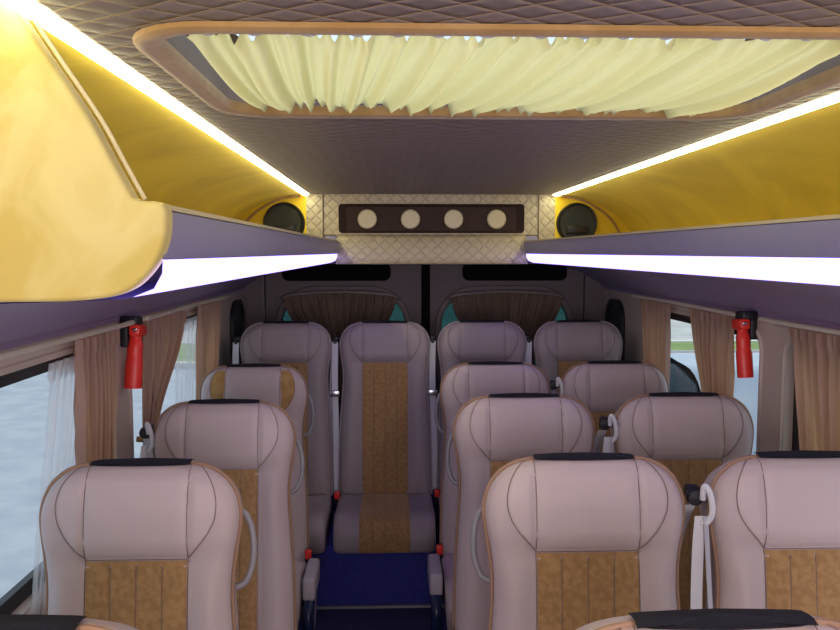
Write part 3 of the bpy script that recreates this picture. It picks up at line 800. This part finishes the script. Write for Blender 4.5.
curtain('sheer_curtain', lambda a, n, z: (WL + n - .022, a, z), (2.26, 2.02), (2.00, 1.84), 1.37, .66, 'white sheer net curtain hanging in the near left window', GS, m=M_SHEER, folds=6, amp=.010, seed=9)
curtain('sheer_curtain', lambda a, n, z: (WL + n - .022, a, z), (3.56, 3.20), (3.36, 3.06), 1.37, .66, 'white sheer net strip in the second left window between beige curtains', GS, m=M_SHEER, folds=5, amp=.010, seed=10)

# curtain rods
def rod(P, a0, a1, z, label):
    t = thing('curtain_rod', P((a0 + a1) / 2, 0, z), label, 'curtain rod', 'curtain rods')
    c = Vector(t.location)
    q = lambda a, n, zz: tuple(Vector(P(a, n, zz)) - c)
    sg = 1 if a1 > a0 else -1
    obj('rail', MB().tube(catmull([q(a0, 0, z - .012), q(a0 + sg * .02, .04, z), q(a0 + sg * .06, .046, z), q((a0 + a1) / 2, .046, z + .004), q(a1 - sg * .06, .046, z), q(a1 - sg * .02, .04, z), q(a1, 0, z - .012)], 5), .0075, 8), M_ROD, t)
PL = lambda a, n, z: (WL + n + .006, a, z)
PR = lambda a, n, z: (WR - n - .006, a, z)
rod(PL, .70, 2.53, 1.428, 'cream curtain rod over the near left window')
rod(PL, 2.70, 4.02, 1.428, 'cream curtain rod over the second left window')
rod(PR, .70, 2.58, 1.428, 'cream curtain rod over the near right window')
rod(PR, 2.78, 4.02, 1.428, 'cream curtain rod over the second right window')

# rear door curtains and their bowed rods
for nm, (a0, a1), (b0, b1), sd in (('left', (-.630, .025), (-.44, -.14), 11), ('right', (.345, 1.00), (.50, .84), 12)):
    Pk = lambda a, n, z: (a, Y1 - .045 - n, z)
    mid = (a0 + a1) / 2; hw = (a1 - a0) / 2
    arch = lambda a, mid=mid, hw=hw: .036 * (1 - (abs(a - mid) / hw) ** 3) 
    curtain('rear_curtain', Pk, (a0, a1), (b0, b1), 1.388, .80, 'dark brown fan shaped curtain on the %s rear door window' % nm, 'rear door curtains', m=M_CURTD, folds=13, amp=.012, tie=(.98, 0), seed=sd, zt2=arch)
    t = thing('rear_curtain_rod', (mid, Y1, 1.392), 'bowed curtain rod over the %s rear door window' % nm, 'curtain rod', 'rear curtain rods')
    obj('rail', MB().tube(catmull([(-hw - .01, -.01, -.02), (-hw - .005, -.07, -.008), (-hw * .8, -.082, .012), (0, -.082, .026), (hw * .8, -.082, .012), (hw + .005, -.07, -.008), (hw + .01, -.01, -.02)], 6), .009, 8), M_TRIM, t)

# ------------------------------------------------------------------ emergency hammers
for x, s, yy, nm in ((WL, 1, 2.585, 'left'), (WR, -1, 2.735, 'right')):
    t = thing('emergency_hammer', (x, yy, 1.21), 'red emergency hammer in black holder on the %s window pillar' % nm, 'emergency hammer', 'emergency hammers')
    t.scale = (1.15, .95, .98); t.rotation_euler.x = math.radians(-5); t.location.z = 1.222
    o = MB().box(s * .0 if s > 0 else -.022, .022 if s > 0 else 0, -.026, .026, .125, .225, bev=.006)
    o.box(min(0, s * .05), max(0, s * .05), -.036, .034, .195, .228, bev=.008)
    obj('holder', o, M_BLACK, t)
    hd = MB().tube(catmull([(s * .030, -.002, -.01), (s * .032, -.002, .03), (s * .034, 0, .09), (s * .036, .002, .15), (s * .040, .004, .19)], 4), [.0245] * 8 + [.022] * 4 + [.017] * 5, 10, sx=.9)
    hd.box(min(s * .028, s * .060), max(s * .028, s * .060), -.045, .040, .160, .200, bev=.010)
    obj('hammer_handle', hd, M_RED, t)
    obj('hammer_tip', MB().lathe([(.0001, -.060), (.004, -.052), (.009, -.044), (.009, .040), (.004, .050), (.0001, .054)], (s * .045, 0, .182), 1, 12), M_METAL, t)

# ------------------------------------------------------------------ outside
GZ = -.70
g = MB(); g.add([(-60, -30, GZ), (60, -30, GZ), (60, 16.2, GZ), (-60, 16.2, GZ)], [(0, 1, 2, 3)])
struct('ground', g, M_ASPH)
o = struct('ground_verge', MB().box(-60, 60, 16.4, 19.4, GZ - .2, GZ + .13, bev=.03), M_GRASS)
struct('kerb_front', MB().box(-60, 60, 16.2, 16.4, GZ - .2, GZ + .12, bev=.02), M_KERB)
struct('kerb_rear', MB().box(-60, 60, 19.4, 19.7, GZ - .2, GZ + .16, bev=.02), M_KERB)
g = MB()
g.add([(-60, 19.7, GZ), (60, 19.7, GZ), (60, 90, GZ), (-60, 90, GZ)], [(0, 1, 2, 3)])
struct('ground_square', g, M_PAVE)
b = thing('building', (0, 44, GZ), 'pale rendered building across the square seen through the rear windows', 'building')
obj('wall', MB().box(-26, 26, 0, 9, 0, 6.5), M_BLDG, b)
obj('roof', MB().prism([(-27, -.6, 6.5), (-27, 9.6, 6.5), (-27, 4.5, 8.6)], (54, 0, 0)), M_ROOF, b)
for k in range(10):
    for zz in (1.0, 4.1):
        wv = obj('window', MB().box(-24.5 + k * 5.2, -22.3 + k * 5.2, -.06, .02, zz, zz + 1.6), M_KERB, b)
        obj('pane', MB().box(-24.4 + k * 5.2, -22.4 + k * 5.2, -.08, -.05, zz + .1, zz + 1.5), M_DGLASS, wv)

# parked car beside the right windows
car = thing('parked_car', (3.05, 6.55, GZ), 'blue grey parked car outside the second right window', 'car')
def carbody():
    low = [(-2.1, .32), (-2.15, .55), (-2.05, .72), (-1.2, .90), (-.55, .95), (1.6, .98), (2.05, .92), (2.12, .6), (2.08, .32)]
    g = MB(); g.prism([(-.86, y, z) for y, z in low], (1.72, 0, 0), bev=.06)
    return g
obj('car_body', carbody(), M_CAR, car)
cab = MB()
def cabf(u, v):
    P = catmull([(-1.15, .90), (-.45, 1.34), (.1, 1.43), (.9, 1.41), (1.75, .96)], 5); n = len(P) - 1
    y, z = P[int(round(u * n))]; w_ = .80 - .16 * max(0, (z - .9) / .53); return (lerp(-w_, w_, v), y, z)
cab.grid(cabf, 20, 8)
obj('car_roof', cab, M_CAR, car)
gl = MB()
for sx in (-1, 1):
    gl.prism([(sx * .815, -1.0, .93), (sx * .815, 1.6, .96), (sx * .67, .95, 1.37), (sx * .66, .1, 1.40), (sx * .675, -.4, 1.31)], (-sx * .02, 0, 0))
obj('side_glass', gl, M_DGLASS, car)
for sx in (-1, 1):
    for y in (-1.3, 1.35):
        o = obj('wheel', MB().lathe([(.0001, -.11), (.20, -.11), (.30, -.10), (.32, -.06), (.32, .06), (.30, .10), (.20, .11), (.0001, .11)], (sx * .78, y, .32), 0, 28), M_TYRE, car)
        obj('hub_cap', MB().lathe([(.0001, sx * .012), (.18, sx * .008), (.19, 0)], (sx * .89, y, .32), 0, 24), M_METAL, o)
    obj('door_mirror', MB().box(sx * .92 - .07, sx * .92 + .07, -.80, -.68, .92, 1.06, bev=.03), M_CAR, car)
